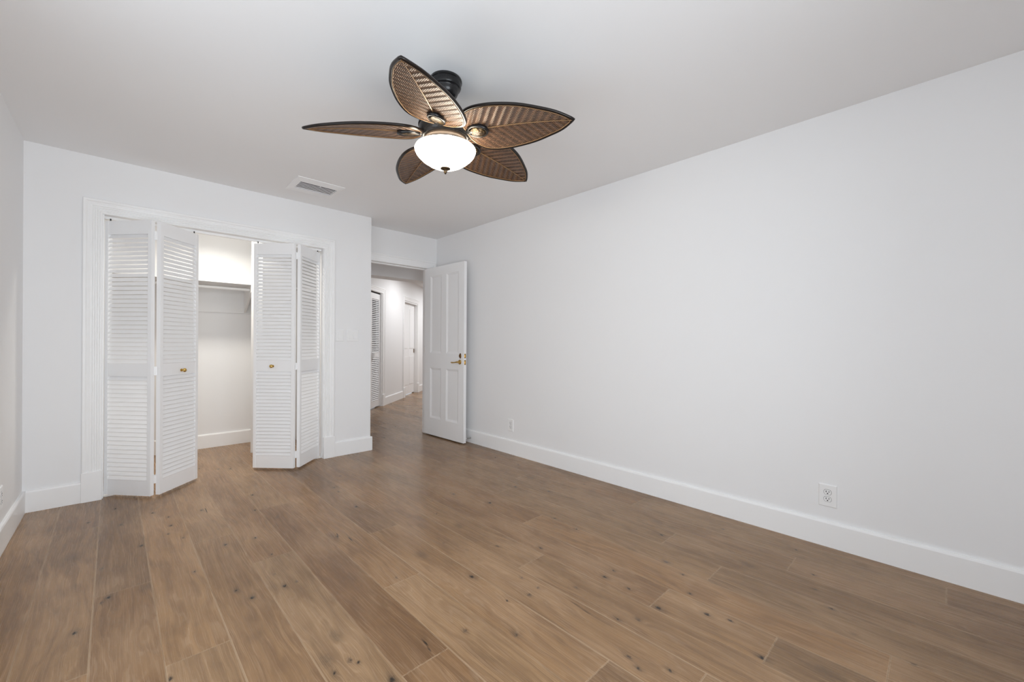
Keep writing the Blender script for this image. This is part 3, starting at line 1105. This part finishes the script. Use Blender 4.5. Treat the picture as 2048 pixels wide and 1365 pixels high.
lathe(bm, [(0.112, -0.056), (0.134, -0.062), (0.146, -0.068), (0.1505, -0.076), (0.149, -0.085), (0.143, -0.098), (0.132, -0.112), (0.112, -0.130), (0.086, -0.147),
           (0.058, -0.160), (0.030, -0.167), (0.0, -0.169)], 56)
bowl = fpart('glass_bowl', bm, GLOW)
bowl['label'] = 'lit frosted glass bowl'
bm = nb()
lathe(bm, [(0.0, -0.164), (0.026, -0.166), (0.025, -0.171), (0.016, -0.175), (0.010, -0.178), (0.0085, -0.184), (0.0065, -0.190), (0.0025, -0.196), (0.0, -0.197)], 24)
fpart('finial', bm, GOLD)

US = [0, .06, .15, .30, .45, .60, .75, .88, 1.0]
WS = [0.030, .1046, .1392, .1474, .1386, .1196, .0876, .0530, 0.0]
R_TIP, S0, AL, CUP, DR = 0.65, 0.1137, -0.23946, -0.0639, -0.0447


def half_width(u):
    # smooth interpolation through the measured widths (Catmull-Rom)
    for i in range(8):
        if u <= US[i + 1] + 1e-9:
            break
    t = (u - US[i]) / (US[i + 1] - US[i])
    p1, p2 = WS[i], WS[i + 1]
    h = US[i + 1] - US[i]
    m1 = (WS[i + 1] - WS[i - 1]) / (US[i + 1] - US[i - 1]) * h if i > 0 else (p2 - p1) * 1.9
    m2 = (WS[i + 2] - WS[i]) / (US[i + 2] - US[i]) * h if i < 7 else (p2 - p1) * 1.1
    return max(0.0, (2 * t**3 - 3 * t**2 + 1) * p1 + (t**3 - 2 * t**2 + t) * m1 + (-2 * t**3 + 3 * t**2) * p2 + (t**3 - t**2) * m2)


def blade_point(u, w, dz=0.0):
    """u along the blade 0..1, w signed distance across, dz normal offset"""
    return Vector((S0 + (R_TIP - S0) * u, w * math.cos(AL) - dz * math.sin(AL), w * math.sin(AL) + CUP * abs(w) + DR * u * u + dz * math.cos(AL)))


def make_blade():
    nu, nv = 56, 14
    bm = nb()
    lay = bm.loops.layers.uv.new('leaf')
    for face_z, mi in ((-0.004, 0), (0.005, 1)):
        grid, uvd = [], {}
        for i in range(nu + 1):
            u = 0.004 + 0.994 * i / nu
            hw = half_width(u)
            row = []
            for j in range(-nv, nv + 1):
                w = hw * j / nv
                v = bm.verts.new(blade_point(u, w, face_z))
                uvd[v] = ((R_TIP - S0) * u, w)
                row.append(v)
            grid.append(row)
        for i in range(nu):
            for j in range(2 * nv):
                f = bm.faces.new((grid[i][j], grid[i + 1][j], grid[i + 1][j + 1], grid[i][j + 1]))
                f.material_index = mi
                for lp in f.loops:
                    lp[lay].uv = uvd[lp.vert]
    outline = [blade_point(0.002 + 0.996 * i / 60, half_width(0.002 + 0.996 * i / 60)) for i in range(61)]
    other = [blade_point(0.002 + 0.996 * i / 60, -half_width(0.002 + 0.996 * i / 60)) for i in range(60, -1, -1)]
    rim = nb()
    tube(rim, outline + other[1:], 0.0072, 8, closed=True, flat=0.95)
    lip = nb()
    ins = [blade_point(0.012 + 0.955 * i / 60, max(0.0, half_width(0.012 + 0.955 * i / 60) - 0.0085), -0.005) for i in range(61)]
    ins2 = [blade_point(0.012 + 0.955 * i / 60, -max(0.0, half_width(0.012 + 0.955 * i / 60) - 0.0085), -0.005) for i in range(60, -1, -1)]
    tube(lip, ins + ins2[1:], 0.0021, 6, closed=True)
    rib = nb()
    tube(rib, [blade_point(0.10 + 0.885 * i / 30, 0.0, -0.0055) for i in range(31)], [0.0038 - 0.0020 * i / 30 for i in range(31)], 8)
    # cast bracket: arm from the motor, oval medallion under the blade root
    arm = nb()
    tube(arm, [(0.090, 0, -0.002), (0.120, 0, -0.008), (0.145, 0, -0.0125), (0.170, 0, -0.012)], [0.017, 0.014, 0.013, 0.016], 12, flat=0.42)
    med = nb()
    mm = Matrix.Translation((0.178, 0, -0.013)) @ Matrix.Rotation(AL, 4, 'X') @ Matrix.Rotation(math.radians(5), 4, 'Y') @ Matrix.Diagonal((1.28, 0.95, 1, 1))
    lathe(med, [(0.036, -0.0055), (0.040, -0.0075), (0.044, -0.0045), (0.0445, 0.004), (0.043, 0.010), (0.0, 0.010)], 32, mm, mi=1)
    lathe(med, [(0.0365, -0.0056), (0.031, -0.004), (0.027, -0.006), (0.015, -0.0085), (0.0, -0.009)], 32, mm)
    return bm, rim, lip, rib, arm, med


ph0 = 2.62338
b0, rim0, lip0, rib0, arm0, med0 = make_blade()
protos = []
for nm, b_, m_, sm in (('fan_blade', b0, [LEAF, RIM], True), ('blade_rim', rim0, RIM, True), ('gilt_edge', lip0, RIB, True), ('midrib', rib0, RIB, True),
                       ('blade_arm', arm0, BRONZE, True), ('medallion', med0, [GOLD, BRONZE], True)):
    bmesh.ops.recalc_face_normals(b_, faces=b_.faces)
    me = bpy.data.meshes.new(nm)
    b_.to_mesh(me)
    b_.free()
    for x in (m_ if isinstance(m_, list) else [m_]):
        me.materials.append(x)
    for p in me.polygons:
        p.use_smooth = True
    protos.append((nm, me))
for k in range(5):
    a = ph0 + k * 2 * PI / 5
    mtx = FT @ Matrix.Rotation(a, 4, 'Z')
    bl = None
    for nm, me in protos:
        mesh = me.copy()
        mesh.transform(mtx)
        o = bpy.data.objects.new(nm, mesh)
        C.objects.link(o)
        o.parent = fan if bl is None else bl
        if bl is None:
            bl = o
tag(fan, 'bronze ceiling fan with five woven palm-leaf blades and a lit glass bowl', 'ceiling fan')
